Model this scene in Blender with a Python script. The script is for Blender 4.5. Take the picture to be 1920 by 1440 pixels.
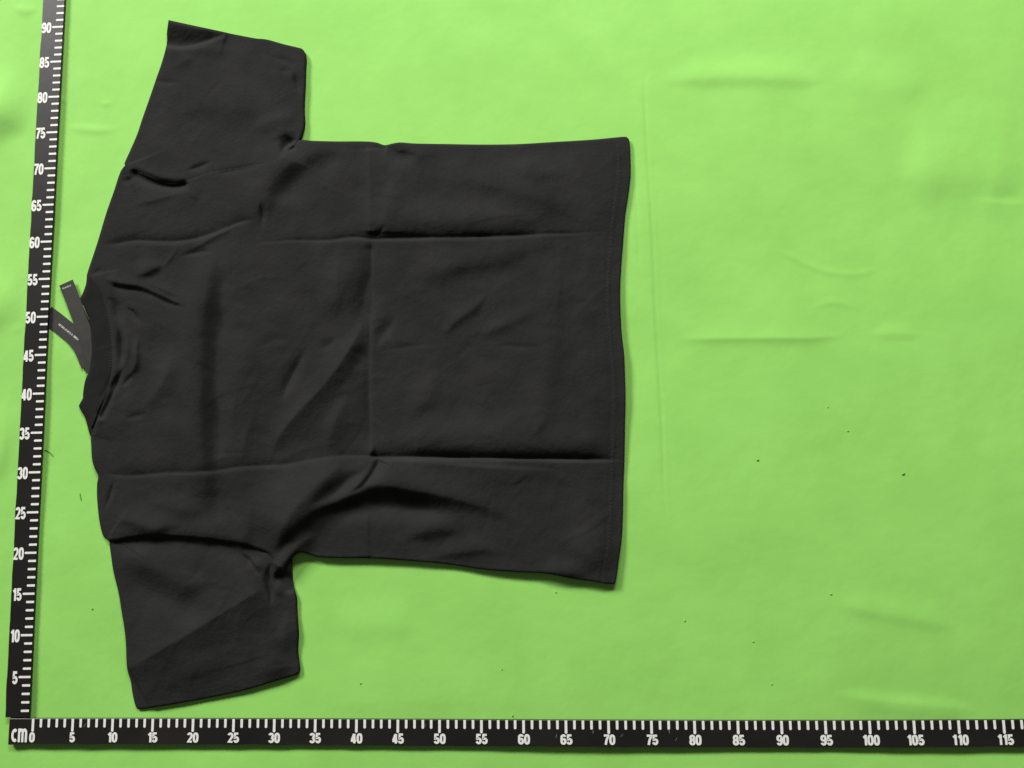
import bpy, math, random
import numpy as np
from mathutils import Matrix, Vector

random.seed(7)
rng = np.random.default_rng(11)
scene = bpy.context.scene
for o in list(bpy.data.objects):
    bpy.data.objects.remove(o)
COL = scene.collection

# ------------------------------------------------------------------ camera
FPX = 1440.0
RC = np.array([[0.9988606264748491, -0.011597615800047485, -0.04629194515276316],
               [0.01699600775540461, 0.9928700141022191, 0.11798419731912174],
               [0.044593548845658935, -0.11863654750713928, 0.9919358774623167]])
CAM = np.array([0.6330876582317249, 0.2861876035827479, 0.9471571566164991])
cd = bpy.data.cameras.new('camera')
cd.sensor_width = 36.0
cd.lens = FPX / 1920.0 * 36.0
cd.clip_start = 0.01
cd.clip_end = 50
cam = bpy.data.objects.new('camera', cd)
COL.objects.link(cam)
M = Matrix(RC.T.tolist()).to_4x4()
M.translation = Vector(CAM.tolist())
cam.matrix_world = M
scene.camera = cam

# ------------------------------------------------------------------ light
world = bpy.data.worlds.new('World')
scene.world = world
world.use_nodes = True
bg = world.node_tree.nodes['Background']
bg.inputs[0].default_value = (1.0, 0.985, 0.95, 1)
bg.inputs[1].default_value = 0.075


def area(name, loc, target, sx, sy, energy, col):
    d = bpy.data.lights.new(name, 'AREA')
    d.shape = 'RECTANGLE'
    d.size, d.size_y, d.energy, d.color = sx, sy, energy, col
    o = bpy.data.objects.new(name, d)
    COL.objects.link(o)
    o.location = loc
    o.rotation_euler = (Vector(target) - Vector(loc)).to_track_quat('-Z', 'Y').to_euler()
    return o


area('window_light', (-5.2, 6.6, 3.6), (0.6, 0.4, 0.0), 2.6, 1.8, 980, (1.0, 0.985, 0.95))
area('ceiling_tube_light', (0.85, 3.3, 1.8), (0.6, 0.4, 0.0), 1.8, 0.5, 100, (1.0, 0.985, 0.94))
scene.view_settings.view_transform = 'Standard'
scene.view_settings.look = 'None'
scene.view_settings.exposure = 0.0
scene.view_settings.gamma = 1.0
scene.render.engine = 'CYCLES'
scene.render.resolution_x, scene.render.resolution_y = 1024, 768

# ------------------------------------------------------------------ helpers


def W(x, y, z=0.0):
    """photo pixel -> point of the horizontal plane at height z (metres)"""
    x = np.asarray(x, float)
    y = np.asarray(y, float)
    d = np.stack([(x - 960) / FPX, -(y - 720) / FPX, -np.ones_like(x)], -1) @ RC
    t = (z - CAM[2]) / d[..., 2]
    return CAM[0] + t * d[..., 0], CAM[1] + t * d[..., 1]


def W3(x, y, z):
    a, b = W(x, y, z)
    return (float(a), float(b), float(z))


def link(name, me, mat, parent=None):
    o = bpy.data.objects.new(name, me)
    if mat is not None and not me.materials:
        me.materials.append(mat)
    COL.objects.link(o)
    if parent is not None:
        o.parent = parent
    return o


def empty(name, loc=(0, 0, 0)):
    o = bpy.data.objects.new(name, None)
    o.empty_display_size = 0.02
    COL.objects.link(o)
    o.location = loc
    return o


def tag(o, label, cat, group=None):
    o['label'] = label
    o['category'] = cat
    if group:
        o['group'] = group


def mesh_np(name, V, F, smooth=True):
    me = bpy.data.meshes.new(name)
    V = np.asarray(V, np.float32)
    F = np.asarray(F, np.int32)
    me.vertices.add(len(V))
    me.vertices.foreach_set('co', V.ravel())
    me.loops.add(F.size)
    me.loops.foreach_set('vertex_index', F.ravel())
    me.polygons.add(len(F))
    me.polygons.foreach_set('loop_start', np.arange(0, F.size, F.shape[1], dtype=np.int32))
    me.update(calc_edges=True)
    me.validate()
    me.polygons.foreach_set('use_smooth', np.full(len(me.polygons), smooth, dtype=bool))
    return me


def mesh_py(name, V, F, smooth=False):
    me = bpy.data.meshes.new(name)
    me.from_pydata(V, [], F)
    me.update()
    if smooth:
        for p in me.polygons:
            p.use_smooth = True
    return me


def catmull(P, step):
    P = np.asarray(P, float)
    Q = np.vstack([2 * P[0] - P[1], P, 2 * P[-1] - P[-2]])
    out = []
    for i in range(1, len(Q) - 2):
        a, b, c, d = Q[i - 1], Q[i], Q[i + 1], Q[i + 2]
        n = max(1, int(np.ceil(np.linalg.norm((c - b)[:2]) / step)))
        t = (np.arange(n) / n)[:, None]
        out.append(0.5 * ((2 * b) + (-a + c) * t + (2 * a - 5 * b + 4 * c - d) * t ** 2 + (-a + 3 * b - 3 * c + d) * t ** 3))
    out.append(P[-1:])
    return np.vstack(out)


def waves(n, lmin, lmax, seed, power=1.0):
    r = np.random.default_rng(seed)
    lam = np.exp(r.uniform(np.log(lmin), np.log(lmax), n))
    th = r.uniform(0, 2 * np.pi, n)
    ph = r.uniform(0, 2 * np.pi, n)
    am = (lam / lmax) ** power
    am /= np.sqrt((am ** 2).sum() / 2)

    def f(X, Y):
        s = np.zeros_like(X)
        for l, t, p, a in zip(lam, th, ph, am):
            s += a * np.sin(2 * np.pi * (X * np.cos(t) + Y * np.sin(t)) / l + p)
        return s
    return f


def add_strokes(X, Y, H, strokes, gain=0.0):
    """folds: (height mm, width on the left of travel, on its right, points[, exponent[, (taper in, taper out)]])"""
    for s in strokes:
        A, wl, wr, pts = s[:4]
        p = s[4] if len(s) > 4 else 2.0
        pl = catmull(pts, 7)
        ln_ = np.linalg.norm(np.diff(pl, axis=0), axis=1).sum()
        tp = s[5] if len(s) > 5 else ((0.45, 0.45) if ln_ < 170 else (0.28, 0.28))
        wm = max(wl, wr) * (2.4 if p >= 1.5 else 3.6)
        m = ((X > pl[:, 0].min() - wm) & (X < pl[:, 0].max() + wm) &
             (Y > pl[:, 1].min() - wm) & (Y < pl[:, 1].max() + wm))
        idx = np.nonzero(m)
        if len(idx[0]) == 0:
            continue
        x, y = X[idx], Y[idx]
        best = np.full(x.shape, 1e18)
        side = np.zeros_like(x)
        tt = np.zeros_like(x)
        seg = np.linalg.norm(np.diff(pl, axis=0), axis=1)
        cum = np.concatenate([[0], np.cumsum(seg)])
        for i in range(len(seg)):
            ax, ay = pl[i]
            dx, dy = pl[i + 1] - pl[i]
            L2 = dx * dx + dy * dy + 1e-12
            u = np.clip(((x - ax) * dx + (y - ay) * dy) / L2, 0, 1)
            qx, qy = x - ax - u * dx, y - ay - u * dy
            d2 = qx * qx + qy * qy
            b = d2 < best
            best = np.where(b, d2, best)
            side = np.where(b, dx * (y - ay) - dy * (x - ax), side)
            tt = np.where(b, cum[i] + u * seg[i], tt)
        d = np.sqrt(best)
        t = tt / cum[-1]
        w = np.where(side > 0, wr, wl)
        sm = lambda q: q * q * (3 - 2 * q)
        ta = sm(np.clip(t / max(tp[0], 1e-3), 0, 1)) * sm(np.clip((1 - t) / max(tp[1], 1e-3), 0, 1))
        if tp[0] == 0:
            ta = sm(np.clip((1 - t) / max(tp[1], 1e-3), 0, 1))
        if tp[1] == 0:
            ta = ta if tp[0] == 0 else sm(np.clip(t / tp[0], 0, 1))
        if tp[0] == 0 and tp[1] == 0:
            ta = np.ones_like(t)
        g_ = 1.0 if gain == 0 else (gain * (3.5 if abs(A) < 3 else 1.35) if min(wl, wr) >= 10 else gain * (1.25 if abs(A) > 2 else 1.45))
        H[idx] += g_ * A * np.exp(-(d / (w * (0.45 + 0.55 * ta))) ** p) * ta


def inside(px, py, poly):
    c = np.zeros(px.shape, bool)
    n = len(poly)
    for i in range(n):
        x1, y1 = poly[i]
        x2, y2 = poly[(i + 1) % n]
        if y1 == y2:
            continue
        k = (y1 > py) != (y2 > py)
        c ^= k & (px < (x2 - x1) * (py - y1) / (y2 - y1) + x1)
    return c


def patch(outline, hfun, step=2.0, zp=0.003, low=-0.0014, smooth_out=True):
    """cloth panel: outline rows (x, y, edge height mm, rounding px); hfun(X,Y)->mm"""
    O = np.array(outline, float)
    if smooth_out:
        O = catmull(np.vstack([O, O[:1]]), 1.2)[:-1]
    poly = O[:, :2]
    x0, y0 = poly.min(0) - step * 2
    x1, y1 = poly.max(0) + step * 2
    xs = np.arange(x0, x1 + step, step)
    ys = np.arange(y0, y1 + step, step)
    X, Y = np.meshgrid(xs, ys)
    ins = inside(X, Y, poly[::2])
    cell = ins[:-1, :-1] | ins[1:, :-1] | ins[:-1, 1:] | ins[1:, 1:]
    used = np.zeros(X.shape, bool)
    used[:-1, :-1] |= cell
    used[1:, :-1] |= cell
    used[:-1, 1:] |= cell
    used[1:, 1:] |= cell
    ui, uj = np.nonzero(used)
    px, py = X[ui, uj], Y[ui, uj]
    pin = ins[ui, uj]
    # nearest outline sample
    near = np.zeros(len(px), int)
    dist = np.zeros(len(px))
    P32 = poly.astype(np.float32)
    pp = (P32 ** 2).sum(1)
    q = np.stack([px, py], 1).astype(np.float32)
    for a in range(0, len(q), 8000):
        D = pp[None] - 2 * q[a:a + 8000] @ P32.T
        k = D.argmin(1)
        near[a:a + 8000] = k
        dist[a:a + 8000] = np.hypot(*(q[a:a + 8000] - P32[k]).T)
    out = ~pin
    px = np.where(out, poly[near, 0], px)
    py = np.where(out, poly[near, 1], py)
    dist = np.where(out, 0, dist)
    H = hfun(px, py)
    fq = np.clip(dist / 70.0, 0, 1)
    H = H * (1 - 0.38 * O[near, 4] * (1 - fq * fq * (3 - 2 * fq)))
    zb, r = O[near, 2], np.maximum(O[near, 3], 1)
    s = np.clip(dist / r, 0, 1)
    k = np.sqrt(np.clip(1 - (1 - s) ** 2, 0, 1))
    zb = np.where(zb < 0, H + zb, np.minimum(zb, H))
    z = (zb + (H - zb) * k) / 1000.0
    z = np.maximum(z, 0.0006)
    wx, wy = W(px, py, z)
    ids = -np.ones(X.shape, int)
    ids[ui, uj] = np.arange(len(ui))
    ci, cj = np.nonzero(cell)
    F = np.stack([ids[ci, cj], ids[ci + 1, cj], ids[ci + 1, cj + 1], ids[ci, cj + 1]], 1)
    V = np.stack([wx, wy, z], 1)
    # skirt along the border
    E = np.concatenate([F[:, [0, 1]], F[:, [1, 2]], F[:, [2, 3]], F[:, [3, 0]]])
    key = E.min(1).astype(np.int64) * (len(V) + 1) + E.max(1)
    u, inv, cnt = np.unique(key, return_inverse=True, return_counts=True)
    B = E[cnt[inv] == 1]
    bv = np.unique(B)
    mp = -np.ones(len(V), int)
    mp[bv] = len(V) + np.arange(len(bv))
    lowv = V[bv].copy()
    lowv[:, 2] = low
    V = np.vstack([V, lowv])
    F = np.vstack([F, np.stack([B[:, 1], B[:, 0], mp[B[:, 0]], mp[B[:, 1]]], 1)])
    return V, F


# ------------------------------------------------------------------ materials
def mat(name, col, rough=0.8, spec=0.3, sheen=0.0):
    m = bpy.data.materials.new(name)
    m.use_nodes = True
    b = m.node_tree.nodes['Principled BSDF']
    b.inputs['Base Color'].default_value = (*col, 1)
    b.inputs['Roughness'].default_value = rough
    b.inputs['Specular IOR Level'].default_value = spec
    if sheen:
        b.inputs['Sheen Weight'].default_value = sheen
        b.inputs['Sheen Roughness'].default_value = 0.45
    return m, m.node_tree, b


def noise_col(nt, b, c1, c2, scale, detail=4, lo=0.35, hi=0.65, stretch=(1, 1, 1)):
    tc = nt.nodes.new('ShaderNodeTexCoord')
    mp = nt.nodes.new('ShaderNodeMapping')
    mp.inputs['Scale'].default_value = stretch
    n = nt.nodes.new('ShaderNodeTexNoise')
    n.inputs['Scale'].default_value = scale
    n.inputs['Detail'].default_value = detail
    r = nt.nodes.new('ShaderNodeValToRGB')
    r.color_ramp.elements[0].position = lo
    r.color_ramp.elements[1].position = hi
    r.color_ramp.elements[0].color = (*c1, 1)
    r.color_ramp.elements[1].color = (*c2, 1)
    nt.links.new(tc.outputs['Object'], mp.inputs[0])
    nt.links.new(mp.outputs[0], n.inputs['Vector'])
    nt.links.new(n.outputs['Fac'], r.inputs[0])
    nt.links.new(r.outputs[0], b.inputs['Base Color'])
    return tc, n, r


def noise_bump(nt, b, scale, dist, strength=1.0, detail=3, prev=None):
    tc = nt.nodes.new('ShaderNodeTexCoord')
    n = nt.nodes.new('ShaderNodeTexNoise')
    n.inputs['Scale'].default_value = scale
    n.inputs['Detail'].default_value = detail
    bp = nt.nodes.new('ShaderNodeBump')
    bp.inputs['Distance'].default_value = dist
    bp.inputs['Strength'].default_value = strength
    nt.links.new(tc.outputs['Object'], n.inputs['Vector'])
    nt.links.new(n.outputs['Fac'], bp.inputs['Height'])
    if prev:
        nt.links.new(prev.outputs[0], bp.inputs['Normal'])
    nt.links.new(bp.outputs[0], b.inputs['Normal'])
    return bp


M_SHEET, nt, b = mat('green_felt', (0.3, 0.7, 0.14), 0.75, 0.25)
noise_col(nt, b, (0.296, 0.668, 0.130), (0.330, 0.724, 0.150), 13, 8, 0.3, 0.7)
bp = noise_bump(nt, b, 900, 0.0002, 0.35)
noise_bump(nt, b, 38, 0.0012, 0.35, 3, bp)

M_CLOTH, nt, b = mat('black_cotton', (0.024, 0.024, 0.023), 0.95, 0.06)
noise_col(nt, b, (0.0215, 0.0217, 0.0208), (0.0275, 0.0275, 0.0265), 22, 6, 0.3, 0.7)
bp = noise_bump(nt, b, 1500, 0.00025, 0.5, 2)
noise_bump(nt, b, 230, 0.0010, 0.5, 5, bp)

M_RIB, nt, b = mat('black_rib_knit', (0.017, 0.0172, 0.0168), 0.95, 0.06)
noise_bump(nt, b, 1300, 0.0003, 0.6, 2)
M_THREAD, nt, b = mat('black_thread', (0.029, 0.029, 0.028), 0.8, 0.2)

M_RULER, nt, b = mat('black_plastic', (0.024, 0.021, 0.018), 0.38, 0.42)
noise_col(nt, b, (0.0095, 0.0090, 0.0082), (0.0190, 0.0165, 0.0145), 9, 3, 0.3, 0.7)
noise_bump(nt, b, 60, 0.0004, 0.25, 3)
M_PRINT, nt, b = mat('white_print', (0.80, 0.80, 0.76), 0.6, 0.3)
noise_col(nt, b, (0.74, 0.74, 0.70), (0.88, 0.88, 0.84), 240, 3, 0.25, 0.5)
M_CHIP, nt, b = mat('frayed_edge', (0.42, 0.47, 0.40), 0.8, 0.2)
M_SCUFF, nt, b = mat('scuff', (0.16, 0.15, 0.14), 0.7, 0.2)
M_CARD, nt, b = mat('charcoal_card', (0.058, 0.057, 0.050), 0.55, 0.35)
noise_col(nt, b, (0.028, 0.028, 0.0255), (0.037, 0.036, 0.033), 90, 3)
M_CARDPRINT, nt, b = mat('tag_print', (0.68, 0.69, 0.63), 0.6, 0.2)
M_LOOP, nt, b = mat('tag_loop', (0.10, 0.12, 0.035), 0.4, 0.4)
M_FAINT, nt, b = mat('faint_lint', (0.26, 0.56, 0.12), 0.9, 0.1)
M_LINT, nt, b = mat('dark_lint', (0.11, 0.24, 0.06), 0.9, 0.1)

# ------------------------------------------------------------------ green sheet
SHEET = [
    # horizontal swells and creases of the sheet, some shaped to imitate uneven light
    (1.9, 30, 17, [(1235, 152), (1300, 146), (1380, 143), (1470, 146), (1560, 152)]),
    (1.0, 40, 30, [(1560, 152), (1650, 165), (1760, 150)]),
    (1.3, 18, 9, [(1262, 637), (1340, 635), (1430, 634), (1520, 634), (1592, 629)], 1.3),
    (0.35, 7, 5, [(1440, 462), (1490, 484), (1545, 508), (1610, 514), (1660, 498)]),
    (0.35, 7, 6, [(1520, 580), (1560, 567), (1610, 578)]),
    (0.7, 16, 10, [(1620, 628), (1680, 626), (1740, 630)]),
    (1.0, 26, 17, [(1560, 1128), (1640, 1145), (1720, 1160), (1800, 1178)]),
    (1.2, 16, 22, [(1560, 1300), (1650, 1318), (1740, 1326), (1840, 1334)]),
    (3.0, 80, 44, [(1680, 326), (1790, 322), (1860, 332), (1930, 345)]),  # swell added so its far slope darkens the right edge like uneven light
    (0.9, 10, 30, [(1820, 372), (1880, 384), (1940, 378)]),
    (0.7, 70, 50, [(1650, -20), (1655, 40), (1660, 110)]),
    (0.8, 12, 8, [(20, 12), (45, 20), (75, 16)]),
    (0.7, 9, 7, [(112, 237), (140, 240), (190, 244), (230, 240)]),
    (0.5, 6, 6, [(185, 192), (198, 194), (212, 190)]),
    (0.6, 6, 6, [(108, 184), (118, 186), (126, 182)]),
    (0.5, 8, 8, [(15, 624), (40, 616), (60, 612)]),
    (8.0, 60, 44, [(-90, 190), (0, 212), (60, 232)]),  # this and the next two: swells added to imitate dimmer light at left
    (3.2, 60, 50, [(-60, 560), (0, 575), (45, 600)]),
    (3.0, 70, 60, [(-60, 830), (0, 850), (40, 870)]),
    (0.8, 40, 25, [(620, 1180), (700, 1170), (790, 1185)]),
    # lengthwise overlap line beside the hem
    (-0.45, 3.0, 2.4, [(1206, 120), (1213, 280), (1222, 420), (1230, 600), (1238, 740), (1243, 850), (1246, 980)], 2, (0.1, 0.15)),
    (0.5, 8, 30, [(1203, 160), (1210, 280), (1218, 420), (1226, 600), (1234, 740), (1240, 870)]),
    (-0.25, 2.5, 2.5, [(1188, 300), (1194, 400), (1200, 520)]),
]
wl_ = waves(26, 220, 900, 3)
wm_ = waves(30, 60, 200, 5)
ax_ = np.concatenate([np.arange(-760, -24, 46.0), np.arange(-24, 1946, 3.2), np.arange(1950, 2700, 46.0)])
ay_ = np.concatenate([np.arange(-760, -24, 46.0), np.arange(-24, 1466, 3.2), np.arange(1470, 2200, 46.0)])
X, Y = np.meshgrid(ax_, ay_)
H = np.zeros_like(X)
add_strokes(X, Y, H, SHEET)
H += 0.52 * wl_(X, Y) + 0.075 * wm_(X, Y) - 0.8
near_v = np.clip(1.4 - np.abs(X - (93 - (Y - 50) * 0.05)) / 32, 0, 1)
near_h = np.clip(1.8 - np.abs(Y - 1374) / 32, 0, 1)
bnd = np.maximum(near_v, near_h)
bnd = np.maximum(bnd, np.clip(1.5 - np.hypot(X - 130, Y - 610) / 90, 0, 1))
H = H * (1 - bnd) + np.minimum(H, 0.0) * bnd
wx, wy = W(X, Y, 0)
n_, m_ = X.shape
idg = np.arange(n_ * m_).reshape(n_, m_)
F = np.stack([idg[:-1, :-1], idg[1:, :-1], idg[1:, 1:], idg[:-1, 1:]], -1).reshape(-1, 4)
sheet = link('table_sheet', mesh_np('table_sheet', np.stack([wx, wy, H / 1000], -1).reshape(-1, 3), F), M_SHEET)
sheet['kind'] = 'structure'
HS = H.copy()


def sheet_z(x, y):
    return HS[np.abs(ay_ - y).argmin(), np.abs(ax_ - x).argmin()] / 1000


# ------------------------------------------------------------------ rulers
HT = {0: (63.2, 1347), 5: (136.2, 1347.3), 10: (211, 1347.5), 15: (286.5, 1347.6), 20: (362, 1347.7), 25: (438.3, 1347.8),
      30: (515, 1347.9), 35: (591.7, 1348), 40: (669.3, 1348.3), 45: (746.3, 1348.8), 50: (824, 1349.2), 55: (902.7, 1349.6),
      60: (981, 1350), 65: (1060.3, 1350.3), 70: (1140.3, 1350.6), 75: (1221, 1351), 80: (1301.7, 1351.5), 85: (1383, 1351.4),
      90: (1465, 1351.2), 95: (1547.7, 1351), 100: (1630.7, 1350.7), 105: (1713.7, 1350.4), 110: (1796.7, 1350.2), 115: (1880.3, 1350)}
VT = {90: (118.3, 50), 85: (115, 115), 80: (111, 181), 75: (107.7, 247.3), 70: (104.3, 315), 65: (100.7, 384), 60: (97, 452.3),
      55: (93.75, 522.75), 50: (90.5, 593.5), 45: (86.75, 665), 40: (82.5, 737.5), 35: (79.5, 810.75), 30: (76, 885.25),
      25: (72, 960.25), 20: (68.5, 1036.25), 15: (65, 1113.3), 10: (61.7, 1190.7), 5: (57.3, 1269)}
ZR0, ZR1 = 0.0010, 0.0042      # underside and face of the strips


def arcp(cx, cy, rx, ry, a0, a1, n=12):
    return [(cx + rx * math.cos(math.radians(a0 + (a1 - a0) * i / n)), cy + ry * math.sin(math.radians(a0 + (a1 - a0) * i / n))) for i in range(n + 1)]


def superel(cx, cy, rx, ry, e=2.7, n=26):
    o = []
    for i in range(n + 1):
        a = 2 * math.pi * i / n
        c, s = math.cos(a), math.sin(a)
        o.append((cx + rx * abs(c) ** (2 / e) * (1 if c >= 0 else -1), cy + ry * abs(s) ** (2 / e) * (1 if s >= 0 else -1)))
    return o


# condensed bold figures on a box 0.52 wide, 1 high
GL = {
    '0': [superel(.26, .5, .17, .41)],
    '1': [[(.10, .74), (.20, .80), (.29, .91), (.31, .91)], [(.31, 1.0), (.31, 0.0)]],
    '2': [arcp(.26, .72, .17, .19, 170, 0) + [(.42, .62), (.36, .47), (.10, .09), (.47, .09)]],
    '3': [arcp(.25, .72, .17, .19, 165, -60) + [(.27, .53)], [(.27, .53)] + arcp(.25, .30, .18, .21, 60, -165)],
    '4': [[(.34, 0.0), (.34, .96)], [(.30, .93), (.09, .30)], [(.02, .25), (.50, .25)]],
    '5': [[(.44, .91), (.13, .91), (.11, .50)] + arcp(.25, .32, .18, .23, 125, -165)],
    '6': [superel(.26, .31, .17, .22, 2.3), [(.09, .33), (.09, .60)] + arcp(.26, .70, .17, .21, 180, 15)],
    '7': [[(.06, .91), (.45, .91), (.43, .80), (.29, .45), (.21, 0.0)]],
    '8': [superel(.26, .71, .155, .20, 2.3), superel(.26, .29, .175, .20, 2.3)],
    '9': [superel(.26, .69, .17, .22, 2.3), [(.43, .67), (.43, .40)] + arcp(.26, .30, .17, .21, 0, -165)],
    'c': [arcp(.25, .34, .16, .26, 50, 310)],
    'm': [[(.09, .68), (.09, 0.0)], [(.09, .44)] + arcp(.21, .46, .12, .15, 170, 0) + [(.33, 0.0)], [(.33, .44)] + arcp(.45, .46, .12, .15, 170, 0) + [(.57, 0.0)]],
}
GW = {'m': .66, 'c': .46, '1': .46}


def ribbon(pts, w):
    P = [pts[0]]
    for q in pts[1:]:
        if math.hypot(q[0] - P[-1][0], q[1] - P[-1][1]) > 1e-4:
            P.append(q)
    P = np.array(P)
    closed = np.hypot(*(P[0] - P[-1])) < 1e-3
    n = len(P)
    V = []
    for i in range(n):
        if closed:
            a, c = P[(i - 1) % (n - 1)], P[(i + 1) % (n - 1)]
            d1, d2 = P[i] - a, c - P[i]
        else:
            d1 = P[i] - P[max(i - 1, 0)]
            d2 = P[min(i + 1, n - 1)] - P[i]
            if i == 0:
                d1 = d2
            if i == n - 1:
                d2 = d1
        d1 = d1 / (np.hypot(*d1) + 1e-9)
        d2 = d2 / (np.hypot(*d2) + 1e-9)
        t = d1 + d2
        t /= np.hypot(*t) + 1e-9
        nn = np.array([-t[1], t[0]])
        k = min(1.5, 1 / max(0.3, abs(t @ d1)))
        V += [P[i] + nn * w / 2 * k, P[i] - nn * w / 2 * k]
    F = [(2 * i, 2 * i + 1, 2 * i + 3, 2 * i + 2) for i in range(n - 1)]
    return V, F


def text_mesh(txt, h, wscale, sw=0.215):
    V, F = [], []
    x = 0
    k = 0
    for ch in txt:
        for st in GL[ch]:
            v, f = ribbon(st, sw)
            o = len(V)
            V += [((p[0] + x) * h * wscale, p[1] * h, 0.00002 * k) for p in v]
            F += [tuple(i + o for i in q) for q in f]
            k += 1
        x += GW.get(ch, .56)
    tw = x * h * wscale
    V = [(a - tw / 2, b_, c) for a, b_, c in V]
    return mesh_py('numeral_' + txt, V, F), tw


class Ruler:
    def __init__(self, ticks, deg):
        s = np.array(sorted(ticks))
        p = np.array([ticks[k] for k in s])
        wx, wy = W(p[:, 0], p[:, 1], ZR1)
        self.px, self.py = np.polyfit(s, wx, deg), np.polyfit(s, wy, deg)

    def at(self, s):
        return np.array([np.polyval(self.px, s), np.polyval(self.py, s)])

    def frame(self, s):
        d = self.at(s + .5) - self.at(s - .5)
        d /= np.hypot(*d)
        return self.at(s), d


def tick_mesh(name, L, w):
    # painted stroke with softly rounded inner end, along -y from the ruler edge
    V = [(-w / 2, -0.0002, 0), (w / 2, -0.0002, 0), (w / 2, -L + w * .35, 0), (w * .3, -L + w * .08, 0), (0, -L, 0), (-w * .3, -L + w * .08, 0), (-w / 2, -L + w * .35, 0)]
    return mesh_py(name, V, [(0, 6, 5, 4, 3, 2, 1)])


def build_ruler(name, R, s0, s1, tick_range, vertical, label):
    root = empty(name, (0, 0, 0))
    tag(root, label, 'ruler')
    wd = 0.0300
    # strip: bevelled section swept along the edge line; the outer edge is a little ragged
    ss = np.arange(s0, s1 + 0.01, 0.4)
    rag = waves(14, 0.9, 7, 31 if vertical else 47)(ss, ss * 0) * 0.00022
    sec = []
    for i, s in enumerate(ss):
        p, d = R.frame(s)
        n = np.array([-d[1], d[0]]) if vertical else np.array([d[1], -d[0]])
        w_ = wd + rag[i]
        b_ = 0.0005
        prof = [(0, ZR0), (0, ZR1 - b_), (b_, ZR1), (w_ - b_, ZR1), (w_, ZR1 - b_), (w_, ZR0)]
        sec.append([(p[0] + n[0] * a, p[1] + n[1] * a, z) for a, z in prof])
    V = [v for r_ in sec for v in r_]
    k = 6
    F = []
    for i in range(len(sec) - 1):
        for j in range(k):
            a, c = i * k + j, i * k + (j + 1) % k
            F.append((a, c, c + k, a + k) if vertical else (a, a + k, c + k, c))
    F.append(tuple(range(k)) if vertical else tuple(range(k))[::-1])
    F.append(tuple(range(len(V) - k, len(V)))[::-1])
    link('strip', mesh_py('strip', V, F), M_RULER, root)
    # frayed slivers below the outer edge
    V, F = [], []
    r = random.Random(5 if vertical else 9)
    s = s0 + 1
    while s < s1 - 1:
        L = r.uniform(0.5, 3.2)
        if r.random() < (0.28 if vertical else 0.62):
            m_ = 7
            o = len(V)
            for q in range(m_ + 1):
                u = s + L * q / m_
                p, d = R.frame(u)
                n = np.array([-d[1], d[0]]) if vertical else np.array([d[1], -d[0]])
                e = (0.0002 + r.uniform(0.0001, 0.0011) * math.sin(math.pi * q / m_))
                for a, z in ((wd - 0.0006, ZR0 + 0.0006), (wd + e, ZR0 + 0.0009), (wd + e, ZR0 + 0.0004)):
                    V.append((p[0] + n[0] * a, p[1] + n[1] * a, z))
            for q in range(m_):
                a = o + 3 * q
                F += [(a, a + 1, a + 4, a + 3), (a + 1, a + 2, a + 5, a + 4)]
        s += L + r.uniform(0.2, 3.0)
    fe = link('frayed_edge', mesh_py('frayed_edge', V, F), M_CHIP, root)
    fe['kind'] = 'stuff'
    # ticks
    short = tick_mesh('tick_short', 0.0104, 0.0030 if not vertical else 0.0027)
    long_ = tick_mesh('tick_long', 0.0152, 0.0031 if not vertical else 0.0026)
    short.materials.append(M_PRINT)
    long_.materials.append(M_PRINT)
    for s in tick_range:
        p, d = R.frame(s)
        o = link('tick_mark', long_ if s % 5 == 0 else short, None, root)
        ang = math.atan2(d[1], d[0]) + (math.pi if vertical else 0)
        # local -y points from the marked edge into the strip
        o.location = (p[0], p[1], ZR1 + 0.00015)
        o.rotation_euler = (0, 0, ang if not vertical else math.atan2(d[1], d[0]) - math.pi)
    return root


RH, RV = Ruler(HT, 3), Ruler(VT, 3)
rh = build_ruler('measuring_strip', RH, -3.0, 120, range(0, 118), False,
                 'black strip ruler marked cm, running along below the shirt, figures 0 to 115')
rv = build_ruler('measuring_strip', RV, 0.25, 96, range(1, 95), True,
                 'black strip ruler running up beside the shirt collar, figures 5 to 90')
for s in range(0, 116, 5):
    me, tw = text_mesh(str(s), 0.0113, 1.12)
    o = link('numeral', me, M_PRINT, rh)
    p, d = RH.frame(s)
    n = np.array([d[1], -d[0]])
    q = p + n * 0.0272 + d * (0.0006 if s else 0.0)
    o.location = (q[0], q[1], ZR1 + 0.0002)
    o.rotation_euler = (0, 0, math.atan2(d[1], d[0]))
me, tw = text_mesh('cm', 0.0232, 0.78, 0.15)
o = link('unit_mark', me, M_PRINT, rh)
p, d = RH.frame(-1.65)
n = np.array([d[1], -d[0]])
q = p + n * 0.0272
o.location = (q[0], q[1], ZR1 + 0.0002)
o.rotation_euler = (0, 0, math.atan2(d[1], d[0]))
for s in range(5, 91, 5):
    me, tw = text_mesh(str(s), 0.0150, 0.82, 0.20)
    o = link('numeral', me, M_PRINT, rv)
    p, d = RV.frame(s)
    n = np.array([-d[1], d[0]])
    q = p + n * (0.0158 + tw / 2) + d * -0.0082
    o.location = (q[0], q[1], ZR1 + 0.0002)
    o.rotation_euler = (0, 0, math.atan2(d[1], d[0]) - math.pi / 2)
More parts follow.
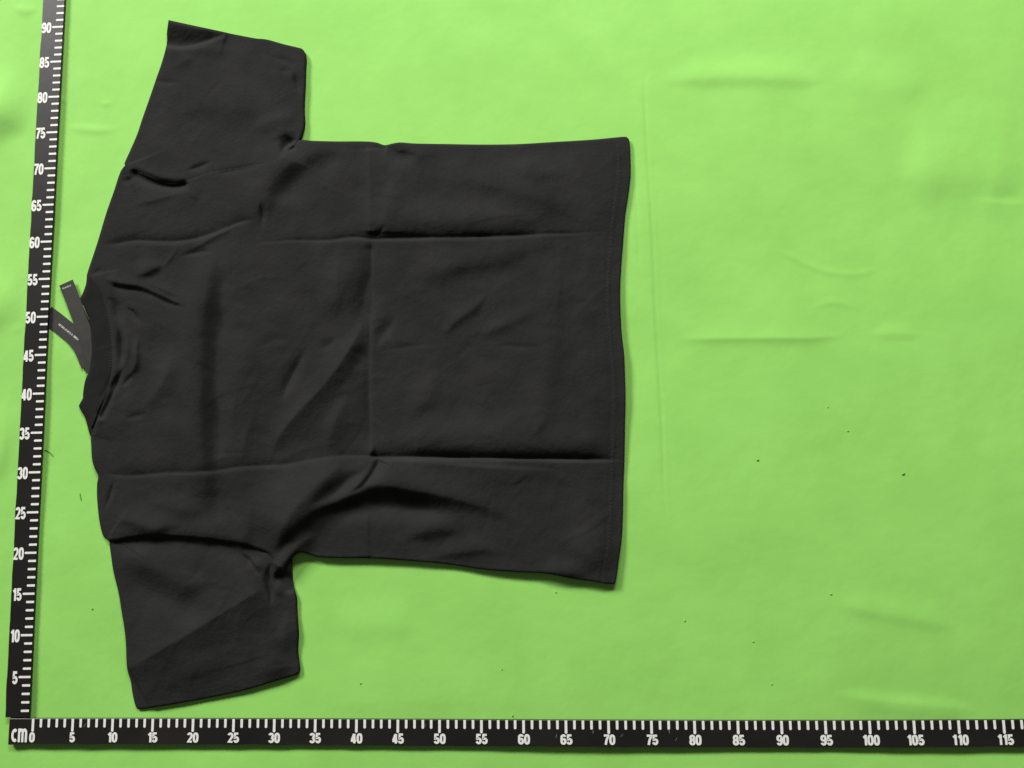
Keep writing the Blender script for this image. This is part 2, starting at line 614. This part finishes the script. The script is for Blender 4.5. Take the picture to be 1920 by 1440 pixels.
# scuffs on the face of the lower strip
r = random.Random(3)
for (px, py, ln) in [(159, 1360, 9), (797, 1360, 6), (1043, 1380, 9), (1112, 1372, 8), (1255, 1371, 9), (1268, 1386, 7), (1166, 1379, 8)]:
    a = W3(px, py, ZR1 + 0.0002)
    V, F = [], []
    ang = r.uniform(0.9, 2.0)
    for q in range(5):
        t = (q / 4 - .5) * ln * 0.0006
        w_ = 0.0005 * math.sin(math.pi * (q + .4) / 4.8)
        V += [(a[0] + t * math.cos(ang) - w_, a[1] + t * math.sin(ang), a[2]), (a[0] + t * math.cos(ang) + w_, a[1] + t * math.sin(ang), a[2])]
        if q:
            F.append((2 * q - 2, 2 * q - 1, 2 * q + 1, 2 * q))
    link('scuff', mesh_py('scuff', V, F), M_SCUFF, rh)

# ------------------------------------------------------------------ t-shirt
shirt = empty('t_shirt', W3(700, 680, 0))
tag(shirt, 'plain black short-sleeved t-shirt laid out back side up with packing creases', 't-shirt')
SH = Matrix.Translation(shirt.location)


def part(name, V, F, m, parent=shirt):
    V = np.array(V, float)
    V -= np.array(shirt.location)[None]
    return link(name, mesh_np(name, V, F), m, parent)


E_SIDE = (-1.5, 5, 1)      # folded side: rounded down to the table
E_HEM = (-1.1, 3.5, 1)
E_SEAM = (-0.4, 3)
E_LAP = (3.4, 7)


def ol(pts, e):
    e = tuple(e) + (0,) * (3 - len(e))
    return [(x, y, *e) for x, y in pts]


BODY = (
    ol([(234, 310), (247, 318), (283, 331), (300, 339), (317, 343), (342, 342), (360, 335)], E_SEAM) + ol([(380, 328), (400, 322), (467, 311), (505, 304), (530, 292)], (-0.12, 2)) +
    ol([(548, 276), (562, 263), (588, 264), (630, 265), (682, 265), (705, 267), (721, 272), (736, 269), (751, 267), (780, 269), (840, 270),
        (907, 271), (973, 270), (1040, 266), (1107, 262), (1150, 258)], E_SIDE) +
    ol([(1166, 256.5), (1175, 257), (1180, 264), (1182, 285), (1182.5, 327), (1178, 367), (1173, 400), (1170, 433), (1168, 460), (1165, 500),
        (1163, 540), (1163.5, 583), (1166, 627), (1170, 660), (1171.5, 690), (1173, 747), (1172, 797), (1171, 860), (1169, 913), (1168, 963),
        (1166, 1007), (1160, 1053), (1155.5, 1086), (1153, 1093.5), (1147, 1095)], E_HEM) +
    ol([(1133, 1094), (1107, 1089.5), (1073, 1085), (1023, 1075.5), (973, 1073), (907, 1068), (840, 1058), (773, 1052), (707, 1047.5), (640, 1046.5),
        (600, 1045), (587, 1042)], (-1.4, 5, 0.5)) +
    ol([(567, 1036.5), (552, 1040), (541, 1052), (530, 1068), (521, 1077), (514, 1072), (511, 1058)], (-1.2, 5, 0.1)) +
    ol([(509, 1046), (500, 1037), (480, 1029), (450, 1022), (400, 1015.5), (350, 1010.5), (300, 1007.5), (262, 1009), (237, 1011.5), (210, 1014)], E_LAP) +
    ol([(200, 1011.5), (194, 1005), (189, 990), (185, 967), (182, 932), (182, 907), (184, 893), (177, 877), (172.5, 860), (171, 835), (170.5, 820)], E_SIDE) +
    ol([(176, 800), (185, 775), (197, 742), (206, 705), (208, 660), (206, 620), (198, 580), (186, 548), (172, 530)], (3.0, 10)) +
    ol([(163, 520), (165, 508), (175, 478), (185, 447), (199, 400), (213, 360), (225, 324)], E_SIDE))
SLEEVE_UP = (
    ol([(316, 37.5), (350, 45), (383, 52), (420, 60)], (-0.5, 4, 0)) +
    ol([(433, 63), (477, 71.5), (500, 74), (533, 83), (556, 88.5)], E_HEM) +
    ol([(566, 91.5), (572, 99), (574, 111), (573, 128), (572, 160), (570, 200), (571, 230), (567, 248), (561, 263), (550, 278)], E_SIDE) +
    ol([(532, 293), (505, 305), (467, 312), (400, 323), (380, 329)], (-0.12, 2)) +
    ol([(360, 337), (342, 345), (317, 346), (300, 341), (283, 333), (247, 319)], (-0.4, 3)) +
    ol([(234, 309), (236, 300), (245, 280), (257, 252), (267, 222), (280, 185), (293, 147), (304, 115)], E_SIDE) +
    ol([(312.5, 82), (313, 60)], (-0.6, 4, 0)))
SLEEVE_LOW = (
    ol([(206, 1000), (205, 1017), (208, 1040), (213, 1073), (222, 1110), (228, 1147), (233, 1177), (236, 1207), (237, 1237), (239, 1257), (245, 1277),
        (248, 1297), (252, 1316)], E_SIDE) +
    ol([(256, 1327), (262, 1330), (285, 1327), (317, 1322), (367, 1313), (417, 1303.5), (467, 1292), (510, 1279), (547, 1268)], (-1.2, 4, 1)) +
    ol([(558, 1264), (562, 1258), (561, 1243), (558.5, 1220), (559, 1187), (557, 1147), (556, 1123), (552, 1107), (549, 1087), (547, 1067), (545, 1048),
        (535, 1030)], E_SIDE) +
    ol([(500, 1012), (450, 1000), (400, 995), (350, 990), (300, 988), (250, 990)], (2.0, 8)))
COLLAR = (
    ol([(163, 516), (161, 533), (155, 550), (150, 561), (153, 572), (160, 588), (167, 607), (170, 630), (171, 660), (168.5, 682), (165.5, 699),
        (160, 712), (156.5, 730), (155.5, 745)], (1.5, 7)) +
    ol([(157, 757), (164, 775), (171, 803)], (1.5, 7)) +
    ol([(178, 792), (185, 770), (199, 742), (213, 712), (220, 690), (222, 655), (218, 622), (211, 590), (200, 560), (186, 535), (176, 518)], (4.6, 4)))
FRONTNECK = ol([(158, 742), (149, 758), (148, 762), (153, 772), (160, 785), (170, 818), (180, 815), (188, 790), (180, 755), (170, 742)], (1.0, 6))

FOLDS = [
    # ---- packing creases across the back (valleys: steep far wall, sharp near lip)
    (-2.0, 9, 3.5, [(186, 462), (225, 456), (257, 451), (300, 453), (337, 452), (375, 445), (412, 432), (450, 417), (478, 411)], 1.3, (.15, .1)),
    (-2.7, 8, 3.0, [(420, 459), (478, 456), (542, 451), (609, 451), (661, 445), (699, 448), (773, 446), (873, 445), (973, 442), (1023, 438.5), (1073, 438), (1120, 435), (1147, 437), (1170, 439)], 1.3, (.45, .35)),
    (1.4, 30, 30, [(640, 418), (760, 410), (900, 412), (1040, 405)]),
    (-1.3, 9, 4, [(187, 885), (225, 891), (262, 891), (312, 886), (362, 885), (412, 881), (455, 875), (530, 871), (580, 862), (630, 855), (675, 854), (710, 857), (790, 857.5)], 1.3, (.08, .25)),
    (-4.2, 10, 3.0, [(692, 853), (712, 857.5), (760, 857.5), (860, 858), (973, 860), (1140, 862), (1171, 862)], 1.3, (.02, .12)),
    (1.2, 40, 30, [(690, 822), (800, 822), (950, 826), (1100, 832), (1165, 838)]),
    (2.4, 8, 40, [(700, 862), (740, 866), (830, 872), (930, 880), (1060, 885)], 2, (.1, .4)),
    # ---- lengthwise packing crease
    (1.9, 9, 32, [(692, 440), (694, 380), (693, 330), (691, 276)], 1.2, (.05, .05)),
    (-2.6, 3.5, 14, [(697, 450), (696, 520), (694, 600), (692, 660), (692, 740), (693, 800), (694, 853)], 1.4, (.05, .1)),
    (0.9, 24, 5, [(690, 1045), (689, 1000), (690, 955)], 1.2, (.02, .3)),
    (-1.0, 6, 3, [(700, 446), (712, 436), (728, 416)], 1.4, (.3, .6)),
    (1.0, 16, 22, [(722, 418), (735, 370), (742, 330)]),
    # ---- the big fold along the lower side
    (7.0, 38, 19, [(500, 1046), (522, 1018), (545, 990), (584, 958), (632, 938), (668, 922), (693, 908), (740, 911), (800, 922), (870, 938), (930, 958), (985, 985)], 1.8, (.2, .45)),
    (-3.4, 12, 5, [(712, 859), (704, 876), (690, 898), (674, 915), (650, 926)], 1.6, (.06, .5)),
    (2.8, 24, 50, [(650, 858), (612, 893), (575, 926), (545, 962), (525, 1000), (512, 1040)], 1.7),
    (-1.7, 15, 13, [(698, 872), (655, 900), (610, 930), (575, 952)], 1.8),
    (-1.4, 22, 22, [(575, 972), (640, 955), (700, 945), (780, 952), (860, 968)]),
    (1.3, 26, 16, [(745, 1020), (780, 1000), (830, 990), (880, 1000)]),
    (1.0, 22, 12, [(790, 1050), (850, 1035), (905, 1030), (950, 1040)]),
    (1.2, 20, 12, [(1000, 1068), (1060, 1072), (1110, 1078)]),
    (1.4, 40, 40, [(1090, 1080), (1115, 1030), (1135, 980)]),
    (1.3, 13, 13, [(600, 1000), (566, 1016), (540, 1042), (518, 1070)], 1.8, (.4, .1)),
    # ---- upper arm hole
    (2.0, 46, 34, [(462, 432), (484, 386), (503, 350), (536, 312), (580, 288), (640, 270)], 1.8, (.3, .25)),
    (-1.3, 26, 26, [(508, 388), (540, 346), (585, 312), (650, 292)]),
    (-1.9, 3, 7, [(490, 424), (491, 408), (487, 378)], 1.4),
    (1.3, 10, 5, [(337, 478), (370, 462), (405, 442), (440, 424), (470, 412)], 1.3),
    (-1.6, 8, 4, [(334, 482), (355, 477), (378, 473), (402, 472)], 1.5),
    (0.9, 6, 5, [(302, 508), (318, 486), (336, 460)], 1.3),
    (1.0, 14, 6, [(236, 392), (270, 380), (305, 371), (346, 357)], 1.4),
    (0.8, 9, 6, [(347, 357), (358, 362), (370, 376)], 1.4),
    (1.2, 26, 14, [(722, 274), (770, 284), (830, 292)], 1.8, (.05, .5)),
    (-1.4, 10, 16, [(722, 273), (750, 288), (790, 292)], 1.8, (.0, .5)),
    (0.8, 30, 22, [(860, 330), (940, 352), (1020, 372), (1080, 400)]),
    (0.7, 26, 18, [(940, 310), (1000, 318), (1060, 330)]),
    # ---- long soft waves down the yoke
    (2.8, 44, 28, [(392, 985), (378, 880), (374, 760), (376, 640), (384, 540), (402, 455)], 2, (.25, .25)),
    (-2.0, 30, 24, [(404, 900), (400, 760), (404, 620), (418, 500)]),
    (1.0, 40, 40, [(455, 940), (452, 800), (450, 680), (458, 560)]),
    (0.8, 30, 30, [(318, 940), (312, 840), (330, 760)]),
    # ---- slanting folds in the middle
    (2.0, 20, 34, [(505, 868), (518, 830), (545, 788), (605, 724), (655, 655), (690, 588)], 1.25),
    (1.2, 14, 26, [(612, 852), (622, 810), (640, 765), (660, 735)], 1.7),
    (-1.3, 13, 10, [(526, 762), (537, 728), (553, 695), (574, 652)], 1.6),
    (-1.1, 9, 7, [(596, 660), (614, 648), (634, 633)], 1.6),
    (-0.7, 10, 7, [(478, 653), (498, 645), (520, 637), (545, 638)], 1.5),
    (-1.0, 14, 16, [(660, 700), (672, 672), (684, 640)]),
    (1.0, 9, 14, [(454, 868), (458, 830), (470, 790), (484, 768)], 1.5),
    (1.1, 22, 34, [(610, 610), (625, 560), (632, 510), (640, 462)], 1.4),
    (-1.3, 22, 20, [(660, 630), (680, 590), (690, 545), (692, 480)]),
    # ---- flat lower back
    (-0.8, 16, 10, [(705, 652), (725, 618), (745, 590)], 1.8),
    (-0.6, 8, 5, [(702, 660), (735, 655), (780, 648), (840, 645)], 1.5),
    (-0.8, 9, 6, [(918, 652), (950, 648), (985, 651), (1018, 650)], 1.5),
    (0.8, 14, 10, [(830, 640), (850, 605), (885, 580), (920, 545)], 1.8),
    (0.6, 16, 12, [(870, 630), (930, 615), (990, 590), (1030, 580)], 1.8),
    (0.6, 10, 7, [(1040, 480), (1055, 466), (1072, 452)], 1.6),
    (0.8, 12, 8, [(1000, 820), (1012, 800), (1026, 778)], 1.6),
    (0.9, 30, 22, [(760, 520), (850, 500), (950, 480), (1020, 462)]),
    (-0.7, 26, 26, [(830, 520), (910, 510), (1010, 470)]),
    (0.8, 26, 26, [(1010, 840), (1015, 780), (1030, 700), (1035, 600), (1036, 480)]),
    (0.7, 24, 20, [(760, 790), (800, 740), (825, 690)]),
    # ---- collar drape
    (1.7, 14, 5, [(192, 522), (225, 530), (262, 536), (290, 548), (322, 563), (350, 573)], 1.4, (.15, .15)),
    (-1.3, 4, 7, [(203, 533), (230, 541), (262, 545), (292, 556), (322, 570), (346, 574)], 1.6, (.15, .2)),
    (1.0, 10, 4, [(262, 524), (300, 540), (330, 552), (352, 556)], 1.3),
    (-0.9, 4, 5, [(174, 516), (186, 506), (194, 500)], 1.6),
    (-3.4, 10, 7, [(200, 556), (214, 568), (222, 588), (232, 612)], 1.6),
    (-2.2, 4, 7, [(232, 574), (248, 584), (258, 598), (262, 614)], 1.6),
    (-4.6, 5, 7, [(216, 610), (225, 628), (228, 652), (228, 672), (222, 696)], 1.6),
    (2.4, 6, 9, [(233, 606), (238, 630), (239, 655), (236, 690)], 1.5),
    (3.0, 7, 12, [(265, 622), (256, 648), (254, 680), (246, 700), (232, 716)], 1.5),
    (-1.3, 4, 6, [(252, 694), (245, 706), (234, 720), (224, 728)], 1.6),
    (-5.2, 5, 8, [(233, 686), (226, 702), (217, 722), (205, 750), (194, 772), (185, 790)], 1.8, (.4, .1)),
    (2.0, 9, 6, [(220, 716), (203, 745), (189, 770), (178, 800)], 1.6, (.3, .2)),
    (-1.0, 7, 6, [(230, 786), (256, 780), (282, 774)], 1.8),
    (1.3, 24, 14, [(322, 640), (320, 680), (306, 715), (284, 748), (262, 770)], 1.6),
    (-1.0, 24, 24, [(300, 600), (296, 660), (280, 700)]),
    (1.2, 18, 10, [(250, 520), (280, 505), (310, 495)]),
    # ---- lower shoulder
    (-2.0, 4, 5, [(216, 893), (210, 918), (203, 940), (195, 962)], 1.6),
    (1.2, 22, 14, [(200, 985), (240, 975), (285, 992), (315, 983), (355, 990)], 1.8),
    (0.9, 40, 16, [(210, 998), (260, 994), (330, 994), (420, 1002), (480, 1016)], 2, (.1, .1)),
    (0.9, 30, 20, [(270, 935), (330, 948), (400, 960)]),
    # ---- upper sleeve
    (-4.8, 30, 4, [(313, 84), (340, 87), (370, 82), (400, 72), (430, 62)], 1.5, (0, .3)),
    (3.0, 9, 24, [(308, 40), (345, 48), (383, 56), (425, 66)], 1.4, (0, .4)),
    (0.7, 8, 20, [(314, 88), (350, 92), (400, 92), (470, 98)], 1.8, (.05, .4)),
    (-1.2, 6, 4, [(292, 152), (315, 155), (338, 155)], 1.6, (.05, .5)),
    (0.9, 12, 8, [(325, 130), (342, 118), (364, 103)], 1.7),
    (-3.4, 4, 5, [(549, 132), (556, 152), (565, 182)], 1.6),
    (-1.1, 8, 6, [(506, 104), (530, 113), (548, 122), (553, 136)], 1.7),
    (-1.0, 9, 6, [(520, 136), (535, 132), (552, 136)], 1.7),
    (1.2, 26, 16, [(568, 232), (535, 222), (500, 232), (470, 250)], 1.8),
    (0.9, 40, 30, [(330, 210), (400, 190), (480, 200), (540, 180)]),
    (-1.5, 5, 5, [(343, 322), (365, 316), (385, 308), (404, 298)], 1.6),
    (1.6, 12, 6, [(240, 306), (270, 318), (305, 332), (345, 334), (362, 326)], 1.6),
    (-4.6, 5, 9, [(242, 318), (270, 334), (302, 346), (330, 349), (358, 342)], 1.8, (.12, .12)),
    (-1.6, 7, 8, [(236, 330), (239, 340), (240, 348)], 1.8),
    (-1.1, 6, 6, [(392, 326), (430, 322), (470, 313), (500, 306)], 1.6),
    # under-arm gathers
    (-4.6, 8, 8, [(524, 293), (536, 272), (550, 264), (562, 256)], 1.8),
    (1.6, 3.5, 3.5, [(534, 284), (542, 276), (552, 272), (560, 264)], 1.8),
    (-2.0, 3.5, 3.5, [(540, 284), (550, 278), (558, 270)], 1.8),
    (1.8, 18, 8, [(500, 262), (522, 254), (545, 246), (566, 236)], 1.8),
    # ---- lower sleeve
    (2.7, 70, 60, [(238, 1256), (290, 1226), (350, 1190), (420, 1148), (494, 1102)], 1.05, (.02, .1)),
    (-1.1, 30, 30, [(215, 1056), (300, 1112), (355, 1142), (400, 1152)]),
    (1.2, 26, 26, [(222, 1034), (290, 1070), (345, 1092), (400, 1096)]),
    (-2.0, 4, 6, [(446, 1034), (464, 1048), (478, 1066), (490, 1084)], 1.7),
    (1.4, 8, 12, [(470, 1044), (484, 1062), (490, 1074)], 1.7),
    (-4.6, 7, 6, [(510, 1052), (503, 1074), (504, 1094), (508, 1114), (508, 1140)], 1.8),
    (-4.6, 9, 9, [(512, 1080), (526, 1084), (538, 1096), (550, 1114)], 1.8, (.15, .25)),
    (-3.0, 8, 12, [(534, 1062), (542, 1082), (550, 1108)], 1.8),
    (1.4, 8, 8, [(512, 1092), (520, 1104), (534, 1122)], 1.8),
    (1.0, 30, 14, [(545, 1140), (538, 1180), (534, 1230)]),
    (1.2, 30, 20, [(470, 1262), (510, 1255), (552, 1246)]),
    (-0.4, 9, 6, [(357, 1268), (372, 1274), (390, 1270)]),
    (0.7, 30, 30, [(300, 1290), (360, 1262), (430, 1240)]),
]
nb = waves(30, 160, 520, 21)
nm = waves(40, 45, 140, 22)
ns = waves(50, 12, 40, 23)
GAIN = 1.0
CRUMPLE = []        # faint creases all over the cotton
rc = random.Random(77)
for i in range(330):
    cx, cy = rc.uniform(190, 1165), rc.uniform(50, 1320)
    an = rc.choice([rc.gauss(0.0, 0.5), rc.gauss(1.57, 0.5), rc.gauss(-0.8, 0.35)])
    L = rc.uniform(40, 190)
    bend = rc.uniform(-0.3, 0.3) * L
    dx, dy = math.cos(an) * L / 2, math.sin(an) * L / 2
    k = rc.choice([1, 1, -1]) * rc.uniform(0.15, 0.6)
    wa, wb = rc.uniform(3, 7), rc.uniform(8, 26)
    if rc.random() < .5:
        wa, wb = wb, wa
    CRUMPLE.append((k, wa, wb,
                    [(cx - dx, cy - dy), (cx - dy / L * bend, cy + dx / L * bend), (cx + dx, cy + dy)], rc.choice([1.1, 1.3, 1.6]), (.5, .5)))


def hfield(base, extra=()):
    def f(x, y):
        H = base(x, y) if callable(base) else np.full_like(x, base)
        H += 0.8 * nb(x, y) + 0.26 * nm(x, y) * (1 + 0.4 * nb(y, x)) + 0.075 * ns(x, y)
        add_strokes(x, y, H, FOLDS, GAIN)
        add_strokes(x, y, H, CRUMPLE)
        add_strokes(x, y, H, extra)
        return np.maximum(H, 1.0)
    return f


hem_in = [(1150, 262), (1155, 290), (1155, 330), (1150, 370), (1145, 405), (1142, 440), (1137, 500), (1135, 550), (1136, 600), (1140, 650), (1144, 700),
          (1145, 760), (1144, 820), (1143, 880), (1141, 940), (1138, 1000), (1132, 1050), (1127, 1090)]
V, F = patch(BODY, hfield(6.6, [(-0.35, 3, 3, hem_in, 2, (0, 0))]))
part('back_panel', V, F, M_CLOTH)
up_in = [(310, 78), (345, 72), (383, 80), (433, 91), (477, 99), (533, 111), (572, 119)]
V, F = patch(SLEEVE_UP, hfield(6.0, [(-0.2, 2.5, 2.5, up_in[3:], 2, (.4, 0))]))
part('sleeve', V, F, M_CLOTH)
lo_in = [(246, 1298), (262, 1301), (317, 1293), (367, 1284), (417, 1274), (467, 1263), (510, 1250), (560, 1235)]
V, F = patch(SLEEVE_LOW, hfield(lambda x, y: 6.4 - (y - 1010) * 0.013, [(-0.12, 2.5, 2.5, lo_in, 2, (0, 0)), (-3.4, 40, 24, [(206, 1016), (300, 1012), (400, 1020), (480, 1034)], 2, (0, 0))]))
part('sleeve', V, F, M_CLOTH)
V, F = patch(COLLAR, hfield(5.6, [(-0.6, 3, 3, [(180, 530), (194, 562), (204, 592), (211, 624), (214, 656), (212, 688), (205, 712), (191, 742)], 2, (0, 0))]), 1.6)
collar = part('collar_rib', V, F, M_RIB)
V, F = patch(FRONTNECK, lambda x, y: np.full_like(x, 3.0) + 0.3 * ns(x, y), 1.6)
part('front_neckline', V, F, M_RIB)


# the front of the shirt lies face down under the back: one thin sheet closing the garment
def poly_sheet(outs, z):
    V, F = [], []
    for k, o_ in enumerate(outs):
        P = catmull(np.array(o_)[:, :2], 12)
        c = P.mean(0)
        P = c + (P - c) * 0.985
        a, b_ = W(P[:, 0], P[:, 1], 0.003)
        off = len(V)
        V += [(float(i), float(j), z + 0.00006 * k) for i, j in zip(a, b_)]
        F.append(tuple(range(off, off + len(P))))
    return V, F


Vf, Ff = poly_sheet([BODY, SLEEVE_UP, SLEEVE_LOW], -0.0002)
Vf = [(x - shirt.location.x, y - shirt.location.y, z - shirt.location.z) for x, y, z in Vf]
link('front_panel', mesh_py('front_panel', Vf, Ff), M_CLOTH, shirt)

# ------------------------------------------------------------------ stitching (rows of single stitches)
hm_b = hfield(6.6)
hm_c = hfield(5.6)


def stitch_row(name, line, hf, pitch, length, width, parent, across=False, lift=0.15):
    P = catmull(line, 1.0)
    seg = np.hypot(*np.diff(P, axis=0).T)
    cum = np.concatenate([[0], np.cumsum(seg)])
    n = int(cum[-1] / pitch)
    V, F = [], []
    rr = random.Random(len(line))
    for i in range(n):
        s = (i + .5) * pitch
        q = np.array([np.interp(s, cum, P[:, 0]), np.interp(s, cum, P[:, 1])])
        q2 = np.array([np.interp(s + .5, cum, P[:, 0]), np.interp(s + .5, cum, P[:, 1])])
        d = (q2 - q) / (np.hypot(*(q2 - q)) + 1e-9)
        nn = np.array([-d[1], d[0]])
        if across:
            d, nn = nn, d
        L = length * rr.uniform(.7, 1.15)
        c = [q - d * L / 2 - nn * width / 2, q + d * L / 2 - nn * width / 2, q + d * L / 2 + nn * width / 2, q - d * L / 2 + nn * width / 2]
        xs, ys = np.array([k[0] for k in c] + [q[0] - d[0] * L * .25, q[0] + d[0] * L * .25]), np.array([k[1] for k in c] + [q[1] - d[1] * L * .25, q[1] + d[1] * L * .25])
        h = hf(xs, ys)
        a, b_ = W(xs, ys, 0.003)
        o_ = len(V)
        zz = np.full(6, h.mean() + 0.02)
        zz[4:] += lift
        V += [(float(a[k]) - shirt.location.x, float(b_[k]) - shirt.location.y, float(zz[k]) / 1000) for k in range(6)]
        F += [(o_, o_ + 1, o_ + 5, o_ + 4), (o_ + 2, o_ + 3, o_ + 4, o_ + 5), (o_ + 3, o_, o_ + 4), (o_ + 1, o_ + 2, o_ + 5)]
    ob = link(name, mesh_py(name, V, F), M_THREAD, parent)
    ob['kind'] = 'stuff'
    return ob


stitch_row('hem_stitching', [(x + 4, y) for x, y in hem_in[1:-1]], hm_b, 7.0, 4.2, 1.5, shirt)
stitch_row('collar_stitching', [(204, 590), (210, 622), (212, 655), (210, 690)], hm_c, 5.0, 9.0, 1.2, collar, True, 0.1)


# ------------------------------------------------------------------ hang tags
def strip_tag(center, width_m, zs, th=0.0005):
    P = catmull(np.array(center, float), 3)
    a, b_ = W(P[:, 0], P[:, 1], 0.003)
    Q = np.stack([a, b_], 1)
    s = np.linspace(0, 1, len(Q))
    z = np.interp(s, np.linspace(0, 1, len(zs)), zs)
    T = np.gradient(Q, axis=0)
    T /= np.hypot(*T.T)[:, None]
    N = np.stack([-T[:, 1], T[:, 0]], 1)
    V, F = [], []
    for i in range(len(Q)):
        for sgn, dz in ((1, th), (-1, th), (-1, 0), (1, 0)):
            V.append((*(Q[i] + N[i] * sgn * width_m / 2), z[i] + dz))
    for i in range(len(Q) - 1):
        for j in range(4):
            A, B = i * 4 + j, i * 4 + (j + 1) % 4
            F.append((A, A + 4, B + 4, B))
    F += [(0, 1, 2, 3), tuple(range(len(V) - 4, len(V)))[::-1]]
    return V, F


def local(V, o):
    return [(x - o.location.x, y - o.location.y, z - o.location.z) for x, y, z in V]


def print_bars(a, b_, h_px, groups, z, root, seed):
    """tiny unreadable lettering: one narrow upright per stroke along the printed line"""
    r = random.Random(seed)
    a, b_ = np.array(a, float), np.array(b_, float)
    L = np.hypot(*(b_ - a))
    d = (b_ - a) / L
    n = np.array([-d[1], d[0]])
    V, F = [], []

    def quad(p, q, w):
        t = (q - p) / (np.hypot(*(q - p)) + 1e-9)
        m = np.array([-t[1], t[0]])
        o = len(V)
        for k in (p - m * w / 2, p + m * w / 2, q + m * w / 2, q - m * w / 2):
            V.append(W3(k[0], k[1], z))
        F.append((o, o + 1, o + 2, o + 3))
    for g0, g1 in groups:
        s = g0 * L
        while s < g1 * L - 1.2:
            w = r.uniform(1.5, 2.3)
            k = r.randrange(4)
            c = a + d * s
            quad(c - n * h_px / 2, c + n * h_px / 2, .75)
            if k in (0, 1):
                quad(c + d * w * .8 - n * h_px / 2, c + d * w * .8 + n * h_px / 2, .75)
            if k in (0, 2):
                quad(c - n * (h_px / 2 - .35), c + d * w * .8 - n * (h_px / 2 - .35), .7)
            if k in (1, 2, 3):
                quad(c + n * (h_px / 2 - .35) * (1 if k != 1 else 0), c + d * w * .8 + n * (h_px / 2 - .35) * (1 if k != 1 else 0), .7)
            s += w + .45
    ob = link('print', mesh_py('print', local(V, root), F), M_CARDPRINT, root)
    return ob


t2 = empty('hang_tag', W3(120, 616, 0))
tag(t2, 'charcoal card swing tag with long slanting white line, one end tucked under the upright ruler', 'tag')
V, F = strip_tag([(84, 588), (100, 600), (120, 616), (138, 631), (154, 652), (168, 684)], 0.0236, [0.0003, 0.0003, 0.0006, 0.0011, 0.0014, 0.0014])
link('card', mesh_py('card', local(V, t2), F), M_CARD, t2)
print_bars((110.5, 608), (147, 637), 3.6, [(0, .24), (.27, .72), (.76, 1)], 0.0020, t2, 2)

t1 = empty('hang_tag', W3(124, 532, 0))
tag(t1, 'charcoal card swing tag lying across the slanting one, short white line at its end', 'tag')
V, F = strip_tag([(124, 530), (134, 556), (146, 588), (155, 614), (163, 640), (170, 668), (174, 698)], 0.0190, [0.0030, 0.0026, 0.0026, 0.0026, 0.0024, 0.0022, 0.002])
link('card', mesh_py('card', local(V, t1), F), M_CARD, t1)
print_bars((117.5, 541), (134.5, 534.5), 2.8, [(0, .12), (.17, .45), (.5, .8), (.84, 1)], 0.0037, t1, 4)


def tube(name, pts, r0, m, parent=None, taper=True, seg=6):
    P = np.array(pts, float)
    Q = catmull(P, 0.0008) if len(P) > 2 else P
    V, F = [], []
    T = np.gradient(Q, axis=0)
    for i in range(len(Q)):
        t = Vector(T[i]).normalized()
        u = t.cross(Vector((0, 0, 1))).normalized()
        w_ = u.cross(t)
        k = i / (len(Q) - 1)
        rr = r0 * (0.45 + 0.55 * math.sin(math.pi * min(max(k, .04), .96))) if taper else r0
        for j in range(seg):
            a = 2 * math.pi * j / seg
            V.append(tuple(Vector(Q[i]) + u * rr * math.cos(a) + w_ * rr * math.sin(a)))
    for i in range(len(Q) - 1):
        for j in range(seg):
            A, B = i * seg + j, i * seg + (j + 1) % seg
            F.append((A, B, B + seg, A + seg))
    F += [tuple(range(seg))[::-1], tuple(range(len(V) - seg, len(V)))]
    if parent:
        V = local(V, parent)
    return link(name, mesh_py(name, V, F, True), m, parent)


tube('loop', [W3(156, 573, 0.0056), W3(160, 583, 0.0060), W3(164, 592, 0.0052), W3(168, 600, 0.0040)], 0.0006, M_LOOP, t1, False)

# ------------------------------------------------------------------ lint on the sheet
for (pts, rad, lab) in [
    ([(83, 843), (90, 846), (96, 851), (100, 856)], 0.00055, 'dark green thread lying against the upright ruler near figure 33'),
    ([(149.5, 924), (150.5, 931), (152.5, 939)], 0.00045, 'short dark thread lying on green sheet between upright ruler and lower shoulder'),
]:
    o = tube('lint_thread', [W3(x, y, sheet_z(x, y) + rad * .9) for x, y in pts], rad, M_LINT)
    tag(o, lab, 'thread', 'threads on the green sheet')
spk = [(173, 1142, 1.6), (1421, 863, 2.6), (1694, 889, 3.4), (1552, 763, 1.6), (1042, 1110, 2.0), (961, 1342, 2.4), (676, 1281, 2.0), (1284, 1164, 2.0), (1558, 1114, 2.2),
       (1412, 1203, 1.8), (1447, 1283, 1.8), (1590, 808, 1.8), (941, 1255, 1.4)]
for i, (x, y, s) in enumerate(spk):
    an = random.uniform(-1.2, 0.2)
    dx, dy = math.cos(an) * s, math.sin(an) * s
    o = tube('lint_speck', [W3(x - dx, y - dy, sheet_z(x, y) + .0003), W3(x + random.uniform(-.5, .5), y, sheet_z(x, y) + .0006), W3(x + dx, y + dy, sheet_z(x, y) + .0003)], 0.0005 * (0.55 + 0.16 * s), M_LINT if s > 2.5 or i == 0 else M_FAINT)
    gx, gy, _ = W3(x, y, 0)
    tag(o, 'dark lint fleck above %d of the lower ruler, level with %d of the upright one' % (round(gx * 100), round(gy * 100)), 'lint', 'lint flecks on the green sheet')
